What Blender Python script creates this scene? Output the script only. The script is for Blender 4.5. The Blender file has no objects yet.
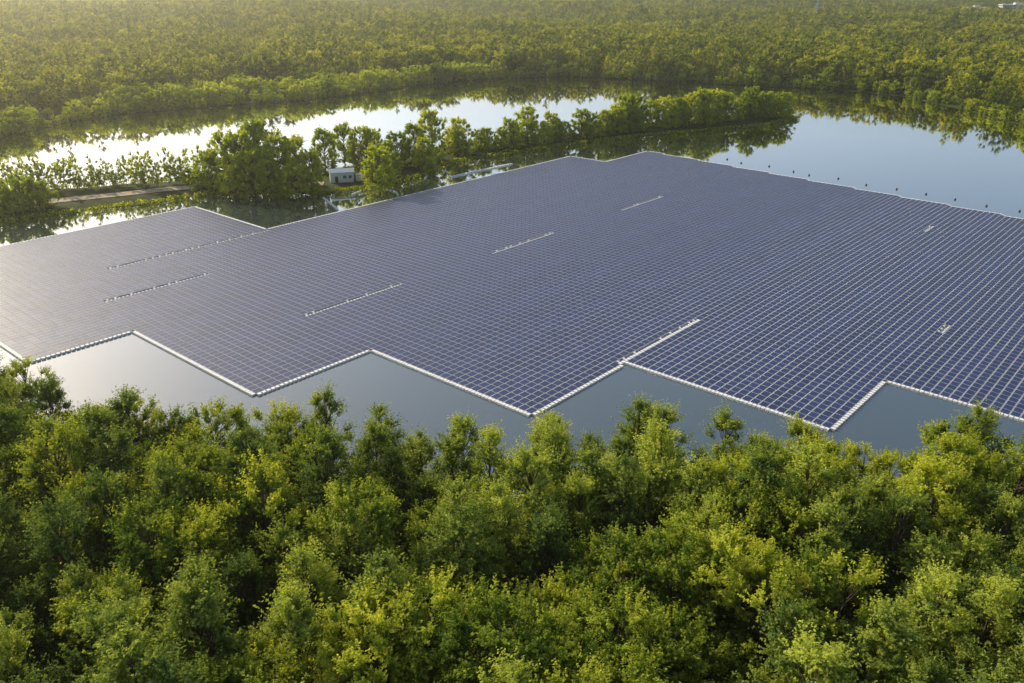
import bpy, math, numpy as np
from mathutils import Vector
S=bpy.context.scene
rng=np.random.default_rng(7)
H=75.0; PITCH=math.radians(23.3); F=850.0
SUN_AZ=-48.0; SUN_EL=30.0

# ---------- survey helper: bearing/depression readings -> map metres on the water level
def G(px,py,z=0.0):
    u=(px-512)/F; v=(341.5-py)/F
    dz=-math.sin(PITCH)+v*math.cos(PITCH)
    t=(H-z)/(-dz)
    return (t*u, t*(math.cos(PITCH)+v*math.sin(PITCH)))

# ---------- materials
def mat(name):
    m=bpy.data.materials.new(name); m.use_nodes=True
    nt=m.node_tree
    for n in list(nt.nodes): nt.nodes.remove(n)
    o=nt.nodes.new('ShaderNodeOutputMaterial')
    return m,nt,o
def simple(name,col,rough=.6,metal=0,var=.15,scale=2.0,spec=.5):
    m,nt,o=mat(name)
    p=nt.nodes.new('ShaderNodeBsdfPrincipled')
    p.inputs['Roughness'].default_value=rough; p.inputs['Metallic'].default_value=metal; p.inputs['Specular IOR Level'].default_value=spec
    n=nt.nodes.new('ShaderNodeTexNoise'); n.inputs['Scale'].default_value=scale
    g=nt.nodes.new('ShaderNodeNewGeometry'); nt.links.new(g.outputs['Position'],n.inputs['Vector'])
    r=nt.nodes.new('ShaderNodeValToRGB')
    r.color_ramp.elements[0].position=.3; r.color_ramp.elements[1].position=.7
    r.color_ramp.elements[0].color=tuple(c*(1-var) for c in col)+(1,)
    r.color_ramp.elements[1].color=tuple(min(1,c*(1+var)) for c in col)+(1,)
    nt.links.new(n.outputs['Fac'],r.inputs['Fac']); nt.links.new(r.outputs['Color'],p.inputs['Base Color'])
    nt.links.new(p.outputs[0],o.inputs['Surface'])
    return m
def leafmat(name,dark,mid,light,trans=.35,patch=.012):
    m,nt,o=mat(name); N=nt.nodes; L=nt.links
    a=N.new('ShaderNodeAttribute'); a.attribute_name='tint'
    oi=N.new('ShaderNodeObjectInfo')
    g=N.new('ShaderNodeNewGeometry')
    no=N.new('ShaderNodeTexNoise'); no.inputs['Scale'].default_value=patch; no.inputs['Detail'].default_value=3
    L.new(g.outputs['Position'],no.inputs['Vector'])
    def mul(x,k):
        q=N.new('ShaderNodeMath'); q.operation='MULTIPLY'; L.new(x,q.inputs[0]); q.inputs[1].default_value=k; return q.outputs[0]
    def add(x,y):
        q=N.new('ShaderNodeMath'); q.operation='ADD'; L.new(x,q.inputs[0]); L.new(y,q.inputs[1]); return q.outputs[0]
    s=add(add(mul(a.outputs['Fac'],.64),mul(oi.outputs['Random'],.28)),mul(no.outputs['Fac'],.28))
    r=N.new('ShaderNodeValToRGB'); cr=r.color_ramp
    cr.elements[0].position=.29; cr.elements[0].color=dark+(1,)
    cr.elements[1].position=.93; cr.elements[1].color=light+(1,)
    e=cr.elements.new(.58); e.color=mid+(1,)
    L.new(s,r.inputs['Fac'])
    p=N.new('ShaderNodeBsdfDiffuse')
    L.new(r.outputs[0],p.inputs['Color'])
    t=N.new('ShaderNodeBsdfTranslucent')
    mx=N.new('ShaderNodeMix'); mx.data_type='RGBA'; mx.blend_type='MULTIPLY'; mx.inputs[0].default_value=1
    L.new(r.outputs[0],mx.inputs[6]); mx.inputs[7].default_value=(2.15,1.9,.58,1)
    L.new(mx.outputs[2],t.inputs['Color'])
    ms=N.new('ShaderNodeMixShader'); ms.inputs[0].default_value=trans
    L.new(p.outputs[0],ms.inputs[1]); L.new(t.outputs[0],ms.inputs[2]); L.new(ms.outputs[0],o.inputs['Surface'])
    return m
M_bark=simple('bark',(.09,.065,.045),.9,0,.3,3)
M_broad=leafmat('broadleaf_foliage',(.036,.074,.016),(.130,.200,.030),(.48,.52,.070),.40)
M_pine=leafmat('pine_foliage',(.036,.074,.026),(.125,.190,.050),(.45,.51,.095),.38)
M_gold=leafmat('light_foliage',(.10,.16,.020),(.27,.36,.040),(.54,.58,.075),.45)
M_far=leafmat('forest_foliage',(.030,.068,.014),(.130,.198,.030),(.52,.53,.065),.42,.008)

# ---------- mesh builder
def build_mesh(name,V,Fq,mi,mats,tint=None,smooth=False):
    me=bpy.data.meshes.new(name)
    V=np.asarray(V,dtype=np.float32); Fq=np.asarray(Fq,dtype=np.int32); n=len(Fq)
    me.vertices.add(len(V)); me.vertices.foreach_set('co',V.ravel())
    me.loops.add(n*4); me.loops.foreach_set('vertex_index',Fq.ravel())
    me.polygons.add(n); me.polygons.foreach_set('loop_start',np.arange(0,n*4,4,dtype=np.int32))
    me.polygons.foreach_set('material_index',np.asarray(mi,dtype=np.int32))
    for m in mats: me.materials.append(m)
    if tint is not None:
        at=me.attributes.new('tint','FLOAT','FACE'); at.data.foreach_set('value',np.asarray(tint,dtype=np.float32))
    me.update(calc_edges=True); me.validate()
    me.polygons.foreach_set('use_smooth',np.full(len(me.polygons),bool(smooth)))
    return me
def obj(name,me,loc=(0,0,0),rot=(0,0,0),scale=(1,1,1),parent=None,link=True):
    o=bpy.data.objects.new(name,me); o.location=loc; o.rotation_euler=rot; o.scale=scale
    if parent: o.parent=parent
    if link: S.collection.objects.link(o)
    return o
class MB:
    def __init__(s): s.V=[];s.F=[];s.M=[];s.T=[];s.n=0
    def add(s,V,Fq,m=0,t=0.5):
        V=np.asarray(V,float); Fq=np.asarray(Fq,int)
        s.V.append(V); s.F.append(Fq+s.n); s.n+=len(V)
        s.M.append(np.full(len(Fq),m)); s.T.append(np.broadcast_to(t,(len(Fq),)).astype(float))
    def tube(s,p0,p1,r0,r1,k=6,m=0):
        p0=np.array(p0,float);p1=np.array(p1,float);d=p1-p0;d/=np.linalg.norm(d)+1e-9
        a=np.cross(d,[0,0,1.0]) if abs(d[2])<.9 else np.cross(d,[1.0,0,0]); a/=np.linalg.norm(a); b=np.cross(d,a)
        an=np.arange(k)*2*math.pi/k
        ring=np.cos(an)[:,None]*a+np.sin(an)[:,None]*b
        V=np.vstack([p0+ring*r0,p1+ring*r1])
        s.add(V,[[i,(i+1)%k,(i+1)%k+k,i+k] for i in range(k)],m)
    def box(s,c,sz,m=0,R=None):
        c=np.array(c,float); h=np.array(sz,float)/2
        P=np.array([[x,y,z] for z in(-1,1) for y in(-1,1) for x in(-1,1)],float)*h
        if R is not None: P=P@np.array(R).T
        s.add(P+c,[[0,2,3,1],[4,5,7,6],[0,1,5,4],[2,6,7,3],[0,4,6,2],[1,3,7,5]],m)
    def mesh(s,name,mats,smooth=False):
        return build_mesh(name,np.vstack(s.V),np.vstack(s.F),np.concatenate(s.M),mats,np.concatenate(s.T),smooth)

def nrm(a): return a/(np.linalg.norm(a,axis=-1,keepdims=True)+1e-9)
def leafquads(r,C,Nn,l,w):
    n=len(C); q=nrm(r.normal(size=(n,3))); t=nrm(np.cross(Nn,q)); b=np.cross(Nn,t)
    l=l*r.uniform(.7,1.3,(n,1)); w=w*r.uniform(.7,1.3,(n,1))
    V=np.stack([C-t*l,C-b*w,C+t*l,C+b*w],1).reshape(-1,3)
    return V,np.arange(n*4).reshape(n,4)
def tree_mesh(name,seed,Ht,R,base,style,nc,ns,nl,leaf,mat_leaf,spray=1.3,trunk=.28):
    r=np.random.default_rng(seed); mb=MB()
    lean=r.normal(0,.3,2)
    tp=[np.array([lean[0]*k*k*1.0,lean[1]*k*k*1.0,Ht*.93*k]) for k in np.linspace(0,1,6)]
    tp[0][2]=-1.0
    for i in range(5):
        mb.tube(tp[i],tp[i+1],trunk*(1-i/5.6),trunk*(1-(i+1)/5.6),6,0)
    u=r.uniform(0,1,nc)**(.8 if style!='pine' else 1.1)
    az=r.uniform(0,2*math.pi,nc)
    ph=r.uniform(0,6.28,3)
    lob=1+.20*np.sin(2*az+ph[0])+.16*np.sin(3*az+ph[1]+u*3)+.12*np.sin(5*az+ph[2])
    if style=='round': prof=np.sqrt(np.clip(1-((u-.38)/.66)**2,0.03,1))
    elif style=='pine': prof=np.clip(1.05-u,0.05,1)**.7
    else: prof=np.sqrt(np.clip(1-((u-.5)/.56)**2,.05,1))
    rad=R*prof*lob*np.sqrt(r.uniform(.22,1,nc))
    z=Ht*(base+(1-base)*u*.96)
    k=np.clip(z/(Ht*.93),0,1)
    C=np.stack([lean[0]*k*k+rad*np.cos(az),lean[1]*k*k+rad*np.sin(az),z+r.normal(0,.3,nc)],1)
    for i in range(nc):
        kk=max(.15,k[i]-.12-.12*rad[i]/R); p=np.array([lean[0]*kk*kk,lean[1]*kk*kk,Ht*.93*kk])
        mid=(p+C[i])/2+np.array([0,0,-.25]); 
        mb.tube(p,mid,trunk*.32,trunk*.2,4,0); mb.tube(mid,C[i],trunk*.2,trunk*.07,4,0)
    out=np.stack([np.cos(az)*.7,np.sin(az)*.7,.6+u*1.2],1)
    if style=='pine': out[:,2]=.5+u*.9
    D=nrm(out[:,None,:]*.9+r.normal(0,.5,(nc,ns,3)))
    L=spray*r.uniform(.6,1.4,(nc,ns,1,1))*(.7+.6*r.uniform(size=(nc,1,1,1)))
    t=r.uniform(.05,1,(nc,ns,nl,1))
    P=C[:,None,None,:]+D[:,:,None,:]*L*t+r.normal(0,.072*spray,(nc,ns,nl,3))*(1.3-1.0*t)
    P[...,2]-= (t[...,0]**2)*.06*spray
    Nn=nrm(D[:,:,None,:]*.5+r.normal(0,.5,(nc,ns,nl,3))+np.array([0,0,.5]))
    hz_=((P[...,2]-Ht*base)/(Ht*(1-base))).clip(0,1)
    tint=np.clip(.28*r.uniform(size=(nc,1,1))+.18*r.uniform(size=(nc,ns,1))+.30*t[...,0]+.08*r.uniform(size=(nc,ns,nl))+.18*hz_,0,1)  # leaf colour paler toward spray tips: new growth plus painted-in highlights
    V,Fq=leafquads(r,P.reshape(-1,3),Nn.reshape(-1,3),leaf,leaf*.5)
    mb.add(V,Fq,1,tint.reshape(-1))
    return mb.mesh(name,[M_bark,mat_leaf])

# ---------- lake outline (map)
far=[(-330,215),(-140,168),(0,139),(60,125),(120,115),(200,109),(300,102),(380,93),(420,86),(480,80),(560,77),(620,80),(700,84),(780,88),(850,91),(900,96),(960,109),(1024,126),(1150,165)]
lake=[G(*p) for p in far]+[(330,250),(300,140),(190,112),(110,108),(70,110),(54,110),(40,105),(20,114),(0,109),(-24,115),(-47,116),(-68,120),(-76,130),(-110,140),(-170,150),(-260,170),(-330,215)]
penN=[(-330,232),(-120,212),(0,193),(60,189),(190,180),(215,177),(300,176),(350,170),(380,164),(430,152),(500,143),(560,136),(620,129),(680,122),(740,117),(785,115)]
penS=[(795,120),(760,127),(700,132),(640,137),(560,147),(500,156),(455,163),(420,177),(395,185),(345,192),(330,194),(260,195),(200,196),(160,203),(60,215),(0,224),(-120,250),(-330,290)]
pen=[G(*p) for p in penN+penS]
def sdf(P,poly):
    P=np.asarray(P,float); A=np.array(poly,float); B=np.roll(A,-1,0)
    d=np.full(len(P),1e9); ins=np.zeros(len(P),bool)
    for a,b in zip(A,B):
        e=b-a; w=P-a; t=np.clip((w@e)/(e@e+1e-9),0,1)
        d=np.minimum(d,np.linalg.norm(w-t[:,None]*e,axis=1))
        c=((a[1]>P[:,1])!=(b[1]>P[:,1]))
        with np.errstate(divide='ignore',invalid='ignore'):
            xx=(b[0]-a[0])*(P[:,1]-a[1])/(b[1]-a[1]+1e-12)+a[0]
        ins^=(c&(P[:,0]<xx))
    return np.where(ins,d,-d)
def land(P):
    return np.maximum(-sdf(P,lake),sdf(P,pen))
def hgt(P,sd=None):
    P=np.asarray(P,float)
    if sd is None: sd=land(P)
    sd=sd+1.2*np.sin(P[:,0]*.21+P[:,1]*.13)*np.sin(P[:,1]*.17-P[:,0]*.08)
    base=np.where(sd>0,1.3*(1-np.exp(-sd/4.0)),np.maximum(sd*.35,-3))
    r=np.hypot(P[:,0],P[:,1]); k=np.clip((r-700)/800,0,1)
    k=k*(1-np.exp(-(((P[:,0]-880)/260)**2+((P[:,1]-1560)/330)**2)))
    hill=k*(8+9*np.sin(P[:,0]*.0042+1)*np.sin(P[:,1]*.0035)+5*np.sin(P[:,0]*.011+P[:,1]*.008))
    return base+hill
def axis(lo,hi,step,LO,HI):
    c=list(np.arange(lo,hi+.1,step)); s=step;x=lo;a=[]
    while x>LO: s=min(s*1.25,60 if x>-2500 else 1e9); x-=s; a.append(x)
    s=step;x=hi;b=[]
    while x<HI: s=min(s*1.25,60 if x<3000 else 1e9); x+=s; b.append(x)
    return np.array(a[::-1]+c+b)
xs=axis(-340,400,4,-9000,9000); ys=axis(20,740,4,-3000,12000)
X,Y=np.meshgrid(xs,ys); P=np.stack([X.ravel(),Y.ravel()],1)
Z=hgt(P); nx=len(xs); ny=len(ys)
I=np.arange(nx*ny).reshape(ny,nx)
Fq=np.stack([I[:-1,:-1],I[:-1,1:],I[1:,1:],I[1:,:-1]],-1).reshape(-1,4)
gm,nt,o=mat('forest_floor')
p=nt.nodes.new('ShaderNodeBsdfPrincipled'); p.inputs['Roughness'].default_value=.95; p.inputs['Specular IOR Level'].default_value=.1
g=nt.nodes.new('ShaderNodeNewGeometry'); n=nt.nodes.new('ShaderNodeTexNoise'); n.inputs['Scale'].default_value=.25; n.inputs['Detail'].default_value=8
nt.links.new(g.outputs['Position'],n.inputs['Vector']); r=nt.nodes.new('ShaderNodeValToRGB')
r.color_ramp.elements[0].position=.35; r.color_ramp.elements[0].color=(.030,.045,.012,1)
r.color_ramp.elements[1].position=.68; r.color_ramp.elements[1].color=(.065,.085,.025,1)
nt.links.new(n.outputs[0],r.inputs[0]); nt.links.new(r.outputs[0],p.inputs['Base Color']); nt.links.new(p.outputs[0],o.inputs[0])
obj('ground',build_mesh('ground',np.column_stack([P,Z]),Fq,np.zeros(len(Fq)),[gm],None,True))
# water: murky body + sky mirror
wm,nt,o=mat('lake_water')
p=nt.nodes.new('ShaderNodeBsdfDiffuse'); p.inputs['Color'].default_value=(.055,.080,.083,1)
gl=nt.nodes.new('ShaderNodeBsdfGlossy'); gl.inputs['Roughness'].default_value=.03; gl.inputs['Color'].default_value=(1,1,1,1)
g=nt.nodes.new('ShaderNodeNewGeometry'); n=nt.nodes.new('ShaderNodeTexNoise'); n.inputs['Scale'].default_value=.8; n.inputs['Detail'].default_value=4
mp=nt.nodes.new('ShaderNodeMapping'); mp.inputs['Scale'].default_value=(1,.5,1); mp.inputs['Rotation'].default_value=(0,0,.5)
nt.links.new(g.outputs['Position'],mp.inputs[0]); nt.links.new(mp.outputs[0],n.inputs['Vector'])
b=nt.nodes.new('ShaderNodeBump'); b.inputs['Strength'].default_value=.06; b.inputs['Distance'].default_value=.06
fr=nt.nodes.new('ShaderNodeFresnel'); fr.inputs['IOR'].default_value=1.45
ma=nt.nodes.new('ShaderNodeMath'); ma.operation='MULTIPLY_ADD'; ma.use_clamp=True; ma.inputs[1].default_value=2.4; ma.inputs[2].default_value=.01
nt.links.new(fr.outputs[0],ma.inputs[0])
nt.links.new(n.outputs[0],b.inputs['Height']); nt.links.new(b.outputs[0],gl.inputs['Normal'])
ms=nt.nodes.new('ShaderNodeMixShader'); nt.links.new(ma.outputs[0],ms.inputs[0]); nt.links.new(p.outputs[0],ms.inputs[1]); nt.links.new(gl.outputs[0],ms.inputs[2]); nt.links.new(ms.outputs[0],o.inputs[0])
obj('lake_water',build_mesh('lake_water',[(-700,60,0),(600,60,0),(600,760,0),(-700,760,0)],[[0,1,2,3]],[0],[wm]))

# ---------- floating solar array
EA=np.array([.659,.752]); EB=np.array([-.752,.659])
pa,pb=2.07,1.755
M_panel,nt,o=mat('solar_glass')
p=nt.nodes.new('ShaderNodeBsdfPrincipled'); p.inputs['Roughness'].default_value=.40; p.inputs['IOR'].default_value=1.85
a=nt.nodes.new('ShaderNodeAttribute'); a.attribute_name='tint'
r=nt.nodes.new('ShaderNodeValToRGB'); cr=r.color_ramp
cr.elements[0].position=0; cr.elements[0].color=(.006,.014,.070,1); cr.elements[1].position=.9; cr.elements[1].color=(.016,.031,.13,1)
nt.links.new(a.outputs['Fac'],r.inputs[0]); nt.links.new(r.outputs[0],p.inputs['Base Color']); nt.links.new(p.outputs[0],o.inputs[0])
M_frame=simple('aluminium_frame',(.66,.67,.70),.6,0,.05,spec=.3)
M_float=simple('grey_float_plastic',(.42,.43,.46),.7,0,.12,.3,spec=.2)
M_white=simple('white_float_plastic',(.80,.80,.79),.6,0,.06,.5)
def amin(b):
    if b>232: return 27
    if b>184: return 55.7
    if b>135.5: return 79
    if b>90: return 106.7
    if b>44.8: return 137.5
    if b>0: return 165.5
    return 194
def amax(b):
    m=320.8+(b-53.9)*.115
    if b>232.5: return 147
    if b>214: return 306
    return m
def occ(a,b): return -46<b<277 and amin(b)<=a<amax(b)
a0,b0=10.0,-60.0
NA=int(345/pa); NB=int(345/pb)
O=np.zeros((NA,NB),int)
for i in range(NA):
    for j in range(NB):
        if occ(a0+(i+.5)*pa,b0+(j+.5)*pb): O[i,j]=1
def gap(bb,s,e):
    j=int((bb-b0)/pb)
    for i in range(int((s-a0)/pa),int((e-a0)/pa)):
        if O[i,j]: O[i,j]=2
gap(207.5,84,112); gap(161.3,111,141); gap(161.3,176,206); gap(161.3,243,270); gap(90.6,137.5,170); gap(232,96,147); gap(75,285,292); gap(44.5,200,206)
cells=np.argwhere(O==1); n=len(cells)
ca=a0+(cells[:,0]+.5)*pa; cb=b0+(cells[:,1]+.5)*pb
cx=ca[:,None]*EA+cb[:,None]*EB
def boxes(mb,C,half,up_tilt=None,m=0,t=.5,roll=None,lift=0.0,faces=5):
    n=len(C); sg=np.array([[x,y,z] for z in(-1,1) for y in(-1,1) for x in(-1,1)],float)*half
    A3=np.array([*EA,0]);B3=np.array([*EB,0]);Z3=np.array([0,0,1.])
    tl=np.zeros(n) if up_tilt is None else up_tilt
    rl=np.zeros(n) if roll is None else roll
    Bt=np.cos(tl)[:,None]*B3+np.sin(tl)[:,None]*Z3; Zt=-np.sin(tl)[:,None]*B3+np.cos(tl)[:,None]*Z3
    At=nrm(A3+rl[:,None]*Z3)
    V=C[:,None,:]+sg[None,:,0:1]*At[:,None,:]+sg[None,:,1:2]*Bt[:,None,:]+(sg[None,:,2:3]+lift)*Zt[:,None,:]
    base=(np.arange(n)*8)[:,None]
    st=mb.n; mb.V.append(V.reshape(-1,3)); mb.n+=n*8
    for k,f in enumerate([[4,5,7,6],[0,1,5,4],[2,6,7,3],[0,4,6,2],[1,3,7,5]][:faces]):
        mb.F.append(base+np.array(f)+st)
        mb.M.append(np.full(n,m))
        mb.T.append(np.broadcast_to(t,(n,)).astype(float))
mb=MB()
tl=np.radians(5.0)+rng.normal(0,.007,n); rl=rng.normal(0,.006,n)
string=np.sin(np.floor(cells[:,0]/14.)*12.9+np.floor(cells[:,1]/2)*7.7)*.5+.5
tint=.45*rng.uniform(size=n)+.35*string
CP=np.column_stack([cx,np.full(n,.35)])
boxes(mb,CP,(.985,.805,.012),tl,1,tint,rl)
boxes(mb,CP,(.947,.732,.003),tl,0,tint,rl,lift=.013)
boxes(mb,np.column_stack([cx,np.full(n,.10)]),(1.02,.872,.145),None,2)
ext=[]
N4=[(1,0),(-1,0),(0,1),(0,-1)]
for i in range(1,NA-1):
    for j in range(1,NB-1):
        if O[i,j]==2 or (O[i,j]==0 and any(O[i+d,j+e]==1 for d,e in N4)): ext.append((i,j))
def put(A_,B_,h=(.38,.36,.22)):
    c=np.array(A_)[:,None]*EA+np.array(B_)[:,None]*EB
    boxes(mb,np.column_stack([c,np.full(len(c),.15)]),h,None,3)
PA=[];PB=[];GA=[];GB=[]
for i,j in ext:
    a=a0+(i+.5)*pa; b=b0+(j+.5)*pb
    if O[i,j]==2:
        long_walk=(abs(b-90.6)<2)
        for d in(-.52,.52): (PA if long_walk else GA).append(a+d);(PB if long_walk else GB).append(b-.45)
        if rng.uniform()<.45: GA.append(a); GB.append(b+.5)
        continue
    if O[i,j-1]==1:
        for d in(-.52,.52): PA.append(a+d);PB.append(b-.46)
    if O[i,j+1]==1:
        for d in(-.52,.52): PA.append(a+d);PB.append(b+.46)
    if O[i-1,j]==1:
        for d in(-.44,.44): PA.append(a-.60);PB.append(b+d)
    if O[i+1,j]==1:
        for d in(-.44,.44): PA.append(a+.60);PB.append(b+d)
put(PA,PB); put(GA,GB,(.26,.20,.18))
obj('floating_solar_array',mb.mesh('floating_solar_array',[M_panel,M_frame,M_float,M_white]))

# mooring buoys
mb=MB()
def buoy(mb,x,y,r,m=0):
    pr=[(0,-.3),(r*.7,-.25),(r,.05),(r*.8,.4),(r*.3,.55),(0.02,.58)]
    V=[];k=8
    for a,z in pr:
        for q in range(k): V.append((x+a*math.cos(q*2*math.pi/k),y+a*math.sin(q*2*math.pi/k),z))
    Fx=[[i*k+q,i*k+(q+1)%k,(i+1)*k+(q+1)%k,(i+1)*k+q] for i in range(5) for q in range(k)]
    mb.add(V,Fx,m)
for b in np.arange(-30,225,11.):
    c=(amax(min(b,213))+11+rng.normal(0,1))*EA+(b+rng.normal(0,1))*EB; buoy(mb,c[0],c[1],.45)
obj('mooring_buoys',mb.mesh('mooring_buoys',[simple('dark_buoy_plastic',(.06,.06,.07),.5)],True))
def chain(name,pts,step,sz):
    mb=MB(); pts=[np.array(G(*p)) for p in pts]
    Q=[]
    for i in range(len(pts)-1):
        p0=pts[max(i-1,0)];p1=pts[i];p2=pts[i+1];p3=pts[min(i+2,len(pts)-1)]
        for t in np.linspace(0,1,60,endpoint=False):
            Q.append(.5*((2*p1)+(-p0+p2)*t+(2*p0-5*p1+4*p2-p3)*t*t+(-p0+3*p1-3*p2+p3)*t**3))
    last=Q[0]
    for q,q2 in zip(Q[:-1],Q[1:]):
        if np.linalg.norm(q-last)>=step:
            d=q2-q; d/=np.linalg.norm(d)+1e-9
            mb.box((q[0],q[1],.2),sz,0,[[d[0],-d[1],0],[d[1],d[0],0],[0,0,1]]); last=q
    obj(name,mb.mesh(name,[M_white]))
chain('floating_boom',[(322,197),(331,204),(338,210)],1.9,(1.0,.5,.4))
chain('floating_boom',[(350,196),(365,190),(380,189),(395,192),(398,196)],1.9,(1.0,.5,.4))
chain('floating_boom',[(424,180),(430,173),(440,170),(450,174)],1.9,(1.0,.5,.4))
chain('floating_walkway',[(448,178),(480,171),(512,164)],1.6,(1.3,1.2,.4))

# ---------- tree prototypes
rT=np.random.default_rng(3)
fg=[]
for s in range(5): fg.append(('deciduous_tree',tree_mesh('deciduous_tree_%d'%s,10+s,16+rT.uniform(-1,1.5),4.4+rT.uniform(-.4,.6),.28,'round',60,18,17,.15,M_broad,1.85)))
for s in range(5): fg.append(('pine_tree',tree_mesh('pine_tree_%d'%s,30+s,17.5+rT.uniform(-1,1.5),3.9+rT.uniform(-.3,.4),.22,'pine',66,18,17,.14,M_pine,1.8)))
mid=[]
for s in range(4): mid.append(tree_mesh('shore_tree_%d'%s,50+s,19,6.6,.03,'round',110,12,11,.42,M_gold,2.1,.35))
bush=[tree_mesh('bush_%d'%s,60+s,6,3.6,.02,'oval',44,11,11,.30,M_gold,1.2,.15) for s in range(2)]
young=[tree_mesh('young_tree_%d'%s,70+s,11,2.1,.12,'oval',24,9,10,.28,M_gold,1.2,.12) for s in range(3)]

# ---------- foreground trees
def jit(x0,x1,y0,y1,s,j=.36):
    out=[];row=0;y=y0
    while y<y1:
        x=x0+(row%2)*s/2
        while x<x1:
            out.append((x+rng.normal(0,j*s*.6),y+rng.normal(0,j*s*.6))); x+=s
        y+=s*.87; row+=1
    return np.array(out)
P=jit(-125,118,18,142,5.8,.38)
sd=-sdf(P,lake)
k=(sd>2.0)&(np.abs(P[:,0])<28+P[:,1]*.78); P=P[k]; sd=sd[k]
hz=hgt(P)
for (x,y),z,s_ in zip(P,hz,sd):
    pn=.62+.35*math.sin(x*.06+1.3)*math.sin(y*.07)
    name,me=(fg[5+rng.integers(5)] if rng.uniform()<pn else fg[rng.integers(5)])
    sc=rng.uniform(.72,1.18)
    if s_<16: sc=min(sc,1.10)*(.93 if x>-12 else .89)
    w=sc*rng.uniform(.95,1.18)
    obj(name,me,(x,y,z-.3),(rng.normal(0,.04),rng.normal(0,.04),rng.uniform(0,6.28)),(w,w,sc))
for x,y,s_ in [(-84,132,.78),(-79,127,.70),(-91,133,.78)]:
    obj('deciduous_tree',fg[1][1],(x,y,.9),(0,0,x),(s_*1.15,s_*1.15,s_))
# ---------- peninsula trees
def place(name,me,px,py,sc,wx=1.0):
    x,y=G(px,py,1.0); z=float(hgt([(x,y)])[0]); w=sc*wx
    obj(name,me,(x,y,max(z,.1)-.2),(0,0,rng.uniform(0,6.28)),(w,w,sc))
for px,py,sc,w in [(212,190,.75,1),(228,187,1.0,1),(245,190,1.12,1),(262,186,1.22,1),(280,190,1.05,1),(298,187,.95,1),(312,190,.75,1),(255,193,.85,1.1),(270,194,.7,1.1),(235,194,.6,1.2),(296,194,.6,1.2),(326,172,.9,.9),(345,164,.9,.9),
    (380,188,.86,1.15),(386,181,.8,1.1),(362,167,.85,1),(374,165,.8,1),(398,168,.75,1),(415,165,.85,1),(432,160,1.05,.9),(425,170,.7,1)]:
    place('willow_tree',mid[rng.integers(4)],px,py,sc,w)
ctr=[(440,158),(500,150),(560,142),(620,133),(680,127),(740,122),(785,118)]
cp=[np.array(G(*p)) for p in ctr]
for i in range(len(cp)-1):
    d=cp[i+1]-cp[i]; L=np.linalg.norm(d); k=int(L/4.6)
    for q in range(k):
        c=cp[i]+d*(q+rng.uniform())/k+rng.normal(0,2.6,2)
        s=rng.uniform(.38,.84)+(.20 if i>=3 else 0)
        obj('shoreline_tree',mid[rng.integers(4)],(c[0],c[1],.3),(0,0,rng.uniform(0,6.28)),(s*1.12,s*1.12,s))
for px in np.arange(10,205,5.0):
    place('young_tree',young[rng.integers(3)],px+rng.normal(0,2),193-px*.045+rng.normal(0,2.0),rng.uniform(.75,1.2))
for px,py,s in [(14,212,1.5),(28,210,1.7),(40,208,1.4),(5,214,1.2),(52,207,.8),(200,190,1.0),(190,185,.8),(318,193,.5),(-20,215,1.5),(-45,215,1.7),(430,172,.8)]:
    place('shrub',bush[rng.integers(2)],px,py,s)
mbR=MB(); rr=np.random.default_rng(5)
pts=[]
poly=np.array(pen); 
for a,b in zip(poly,np.roll(poly,-1,0)):
    L=np.linalg.norm(b-a)
    for q in range(int(L*2.2)):
        c=a+(b-a)*rr.uniform()+rr.normal(0,1.3,2); pts.append(c)
pts=np.array(pts); n=len(pts)
K=14
C=np.column_stack([np.repeat(pts,K,0)+rr.normal(0,.6,(n*K,2)),rr.uniform(.2,1.6,n*K)])
Nn=nrm(rr.normal(size=(n*K,3))*[1,1,.4])
V,Fx=leafquads(rr,C,Nn,.45,.2); mbR.add(V,Fx,0,rr.uniform(.0,.8,n*K))
obj('shore_reeds',mbR.mesh('shore_reeds',[M_far]))
M_dirt=simple('dirt',(.42,.34,.24),.95,0,.2,.6)
cl=[np.array(G(*p)) for p in [(-150,238),(-60,222),(0,211),(60,204),(120,198),(165,193),(200,190),(260,189),(330,187)]]
pp=[]
for a,b in zip(cl[:-1],cl[1:]):
    for t in np.linspace(0,1,12,endpoint=False): pp.append(a+(b-a)*t)
pp=np.array(pp); d=nrm(np.gradient(pp,axis=0)); nn=np.column_stack([-d[:,1],d[:,0]])
E=[pp+nn*w for w in(-3.4,0,3.4)]
V=np.vstack([np.column_stack([e,np.full(len(e),1.42)]) for e in E]); m=len(pp)
Fx=[[k*m+i,k*m+i+1,(k+1)*m+i+1,(k+1)*m+i] for k in range(2) for i in range(m-1)]
obj('dirt_path',build_mesh('dirt_path',V,Fx,np.zeros(len(Fx)),[M_dirt]))
# equipment shed
M_wall=simple('white_cladding',(.70,.72,.74),.6,0,.05); M_roof=simple('blue_grey_roof',(.42,.50,.58),.5,0,.06); M_dark=simple('dark_glass',(.04,.05,.06),.3)
ex,ey=G(342,181,1.3)
shed=bpy.data.objects.new('equipment_shed',None); shed.location=(ex,ey,1.2); shed.rotation_euler=(0,0,.25); shed.scale=(1.05,1.05,1.1); S.collection.objects.link(shed)
mb=MB(); mb.box((0,0,1.8),(8.5,4.5,3.6)); obj('walls',mb.mesh('shed_walls',[M_wall]),parent=shed)
mb=MB()
mb.add([(-4.6,-2.6,3.61),(4.6,-2.6,3.61),(4.6,0,4.6),(-4.6,0,4.6),(-4.6,2.6,3.61),(4.6,2.6,3.61),(-4.6,0,3.62),(4.6,0,3.62)],[[0,1,2,3],[3,2,5,4],[0,3,4,6],[1,7,5,2],[0,4,5,1]])
obj('roof',mb.mesh('shed_roof',[M_roof]),parent=shed)
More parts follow.
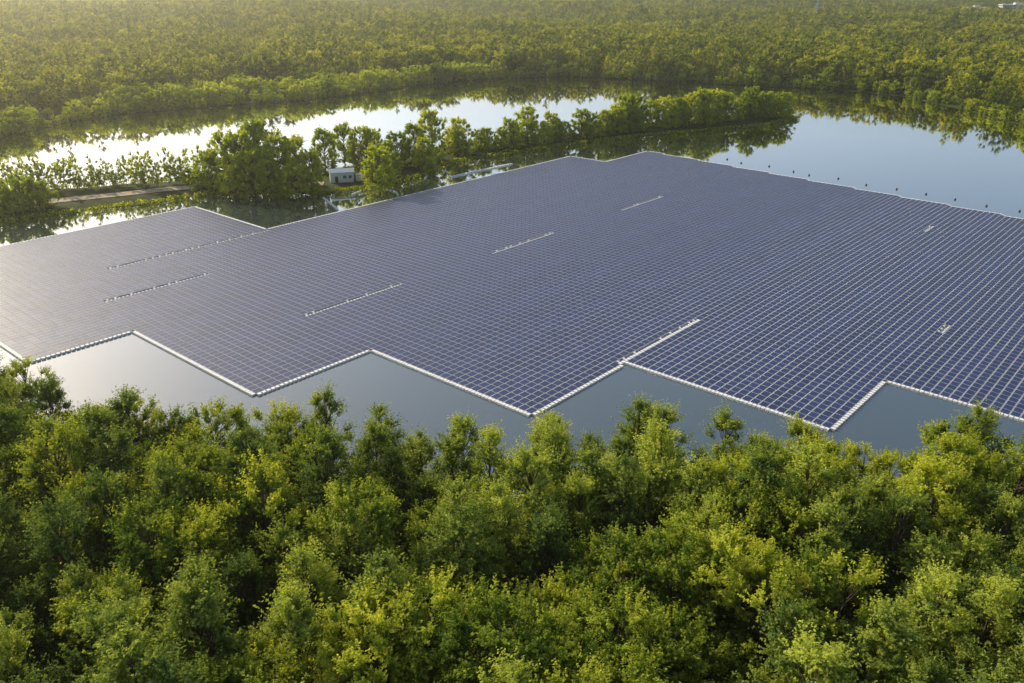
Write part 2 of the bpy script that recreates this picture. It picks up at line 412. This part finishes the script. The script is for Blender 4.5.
mb=MB(); mb.box((-2,-2.27,1.1),(1.1,.06,2.2)); mb.box((1,-2.27,1.9),(1.2,.06,1)); mb.box((3,-2.27,1.9),(1.2,.06,1)); obj('door_and_windows',mb.mesh('shed_openings',[M_dark]),parent=shed)
mb=MB(); mb.box((6.4,-.5,1.1),(2.4,1.8,2.2)); mb.box((6.4,-.5,2.3),(2.6,2.0,.12)); obj('transformer_cabinet',mb.mesh('cabinet',[M_wall]),parent=shed)

# ---------- distant buildings + pylon
M_conc=simple('pale_concrete',(.72,.70,.67),.8,0,.06,.05); M_win=simple('window_glass',(.10,.12,.14),.3)
def block(x,y,w,d,h,rot,fl):
    e=bpy.data.objects.new('office_building',None); e.location=(x,y,.6); e.rotation_euler=(0,0,rot); S.collection.objects.link(e)
    mb=MB(); mb.box((0,0,h/2),(w,d,h)); mb.box((w*.1,0,h+1.6),(w*.25,d*.5,3.2)); mb.box((0,0,h+.3),(w+.6,d+.6,.5)); obj('walls',mb.mesh('ob_walls',[M_conc]),parent=e)
    mb=MB()
    for f in range(fl):
        z=(f+.55)*h/fl
        k=int(w/5)
        for q in range(k): mb.box((-w/2+(q+.5)*w/k,-d/2-.05,z),(w/k*.62,.14,h/fl*.5))
        k=int(d/5)
        for q in range(k):
            for sx in(-1,1): mb.box((sx*(w/2+.05),-d/2+(q+.5)*d/k,z),(.14,d/k*.62,h/fl*.5))
    obj('windows',mb.mesh('ob_windows',[M_win]),parent=e)
block(850,1545,44,24,29,-.2,8); block(790,1560,40,20,24,-.15,7); block(895,1520,36,22,31,-.3,9)
mb=MB(); Ht=52
lv=[(0,4.5),(10,3.6),(20,2.7),(30,1.8),(40,1.1),(52,.3)]
for (z0,w0),(z1,w1) in zip(lv[:-1],lv[1:]):
    c0=[(w0*a,w0*b,z0) for a,b in((1,1),(-1,1),(-1,-1),(1,-1))]; c1=[(w1*a,w1*b,z1) for a,b in((1,1),(-1,1),(-1,-1),(1,-1))]
    for i in range(4):
        mb.tube(c0[i],c1[i],.4,.4,4); mb.tube(c0[i],c1[(i+1)%4],.22,.22,4); mb.tube(c0[(i+1)%4],c1[i],.22,.22,4); mb.tube(c1[i],c1[(i+1)%4],.22,.22,4)
for z,w in((34,9),(40,7.5),(46,6)):
    for s in(-1,1):
        mb.tube((0,0,z+1.6),(s*w,0,z),.3,.2,4); mb.tube((0,0,z-.4),(s*w,0,z),.3,.2,4); mb.tube((s*w,0,z),(s*w,0,z-2),.15,.15,4)
obj('transmission_tower',mb.mesh('transmission_tower',[simple('galvanised_steel',(.6,.6,.6),.5,.2)]),(445,1330,2),(0,0,.5),(.9,.9,.9))

# ---------- distant forest : one instanced object
pc=bpy.data.collections.new('forest_tree_kinds')
kinds=[]
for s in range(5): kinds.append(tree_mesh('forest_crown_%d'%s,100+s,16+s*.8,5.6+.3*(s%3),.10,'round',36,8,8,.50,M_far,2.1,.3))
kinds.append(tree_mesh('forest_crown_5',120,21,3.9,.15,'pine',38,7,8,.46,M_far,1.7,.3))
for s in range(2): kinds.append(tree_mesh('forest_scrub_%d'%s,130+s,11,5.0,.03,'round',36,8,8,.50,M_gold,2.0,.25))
for i,me in enumerate(kinds):
    o=bpy.data.objects.new('forest_tree_%02d'%i,me); pc.objects.link(o)
PTS=[];SC=[];SD=[]
def ring(r0,r1,s,sc,half):
    Q=jit(-r1*.9,r1*.9,-20,r1,s,.5)
    r=np.hypot(Q[:,0],Q[:,1]); az=np.degrees(np.arctan2(Q[:,0],Q[:,1]))
    ok=(r>=r0)&(r<r1)&(np.abs(az)<half); Q=Q[ok]
    sdl=-sdf(Q,lake); Q=Q[sdl>1.0]; sdl=sdl[sdl>1.0]
    inner=(np.abs(Q[:,0])<28+Q[:,1]*.78)&(Q[:,1]<150)&(Q[:,1]>18)&(Q[:,0]>-128)&(Q[:,0]<120)
    inner|=(((Q[:,0]-835)/105)**2+((Q[:,1]-1470)/150)**2)<1     # open ground round the offices
    Q=Q[~inner]; sdl=sdl[~inner]
    x,y=Q[:,0]/s*9,Q[:,1]/s*9
    big=np.sin(x*.045+1.7*np.sin(y*.021))*np.sin(y*.038+1.3*np.sin(x*.027))+.5*np.sin(x*.11+y*.07)*np.sin(y*.09-x*.05)
    PTS.append(Q); SD.append(sdl); SC.append((.54+.75*rng.uniform(size=len(Q))**1.3)*sc*(1+.28*big))
ring(0,1000,9.6,1.12,58); ring(1000,1750,13,1.42,43); ring(1750,3400,18,1.85,40)
# bank-side brush along the far shores
fp=[np.array(G(*p)) for p in far]; E_=[]
for a,b in zip(fp[:-1],fp[1:]):
    L=np.linalg.norm(b-a); d=(b-a)/L; nn_=np.array([-d[1],d[0]])
    for q in range(int(L/3.2)): E_.append(a+d*L*rng.uniform()+nn_*rng.uniform(.3,6))
E_=np.array(E_)
nb=len(E_); PTS.append(E_); SD.append(np.full(nb,2.0)); SC.append(rng.uniform(.3,.62,nb))
Q=np.vstack(PTS); sc=np.concatenate(SC); sd=np.concatenate(SD)
idx=np.minimum(rng.integers(0,7,len(Q)),5)
left=(Q[:,0]<-20)&(Q[:,1]>200)&(sd<38+18*np.sin(Q[:,0]*.03))
idx[left]=rng.integers(6,8,left.sum()); sc[left]*=.92
edge=(sd<9)&(Q[:,1]>200)&~left; idx[edge&(rng.uniform(size=len(Q))<.5)]=6
idx[-nb:]=rng.integers(6,8,nb)
z=hgt(Q)-.3
me=bpy.data.meshes.new('distant_forest'); me.vertices.add(len(Q)); me.vertices.foreach_set('co',np.column_stack([Q,z]).astype(np.float32).ravel())
zs=np.minimum(sc,1.0+.28*np.tanh((sc-1.0)*1.2))
for nme,ty,val in(('rotz','FLOAT',rng.uniform(0,6.28,len(Q)).astype(np.float32)),('scl','FLOAT',sc.astype(np.float32)),('zscl','FLOAT',zs.astype(np.float32)),('idx','INT',idx.astype(np.int32))):
    at=me.attributes.new(nme,ty,'POINT'); at.data.foreach_set('value',val)
fo=obj('distant_forest',me)
ng=bpy.data.node_groups.new('forest_scatter','GeometryNodeTree')
ng.interface.new_socket('Geometry',in_out='INPUT',socket_type='NodeSocketGeometry'); ng.interface.new_socket('Geometry',in_out='OUTPUT',socket_type='NodeSocketGeometry')
gi=ng.nodes.new('NodeGroupInput'); go=ng.nodes.new('NodeGroupOutput'); ip=ng.nodes.new('GeometryNodeInstanceOnPoints'); ci=ng.nodes.new('GeometryNodeCollectionInfo')
ci.inputs['Collection'].default_value=pc; ci.inputs['Separate Children'].default_value=True; ci.inputs['Reset Children'].default_value=True
def na(nm,ty):
    q=ng.nodes.new('GeometryNodeInputNamedAttribute'); q.data_type=ty; q.inputs['Name'].default_value=nm
    return next(o for o in q.outputs if o.enabled and o.name=='Attribute')
cxyz=ng.nodes.new('ShaderNodeCombineXYZ'); cs=ng.nodes.new('ShaderNodeCombineXYZ')
L=ng.links
L.new(gi.outputs[0],ip.inputs['Points']); L.new(ci.outputs[0],ip.inputs['Instance']); ip.inputs['Pick Instance'].default_value=True
sa=na('scl','FLOAT'); L.new(sa,cs.inputs['X']); L.new(sa,cs.inputs['Y']); L.new(na('zscl','FLOAT'),cs.inputs['Z'])
L.new(na('idx','INT'),ip.inputs['Instance Index']); L.new(na('rotz','FLOAT'),cxyz.inputs['Z']); L.new(cxyz.outputs[0],ip.inputs['Rotation']); L.new(cs.outputs[0],ip.inputs['Scale'])
L.new(ip.outputs[0],go.inputs[0])
md=fo.modifiers.new('scatter','NODES'); md.node_group=ng

# ---------- haze (real air volume)
hm,nt,o=mat('summer_haze')
vs=nt.nodes.new('ShaderNodeVolumeScatter'); vs.inputs['Density'].default_value=.00025; vs.inputs['Anisotropy'].default_value=.82; vs.inputs['Color'].default_value=(1,.96,.80,1)
nt.links.new(vs.outputs[0],o.inputs['Volume'])
mb=MB(); mb.box((0,1500,70),(9000,9000,180)); obj('haze',mb.mesh('haze',[hm]))

# ---------- light
w=bpy.data.worlds.new('World'); S.world=w; w.use_nodes=True; nt=w.node_tree
bg=nt.nodes['Background']; sky=nt.nodes.new('ShaderNodeTexSky'); sky.sky_type='NISHITA'; sky.sun_disc=False
sky.sun_elevation=math.radians(SUN_EL); sky.sun_rotation=math.radians(SUN_AZ%360); sky.dust_density=2.2; sky.altitude=50
nt.links.new(sky.outputs[0],bg.inputs[0]); bg.inputs[1].default_value=.145
sl=bpy.data.lights.new('sun','SUN'); sl.energy=5.0; sl.angle=math.radians(.5); sl.color=(1,.88,.62)
az=math.radians(SUN_AZ); el=math.radians(SUN_EL)
sv=Vector((math.sin(az)*math.cos(el),math.cos(az)*math.cos(el),math.sin(el)))
so=obj('sun',sl); so.rotation_euler=sv.to_track_quat('Z','Y').to_euler()
cam=bpy.data.cameras.new('camera'); cam.sensor_width=36; cam.lens=F/1024*36; cam.clip_end=20000; cam.clip_start=1
co=obj('camera',cam,(0,0,H),(math.pi/2-PITCH,0,0)); S.camera=co
S.view_settings.view_transform='Standard'; S.view_settings.look='None'; S.view_settings.exposure=0
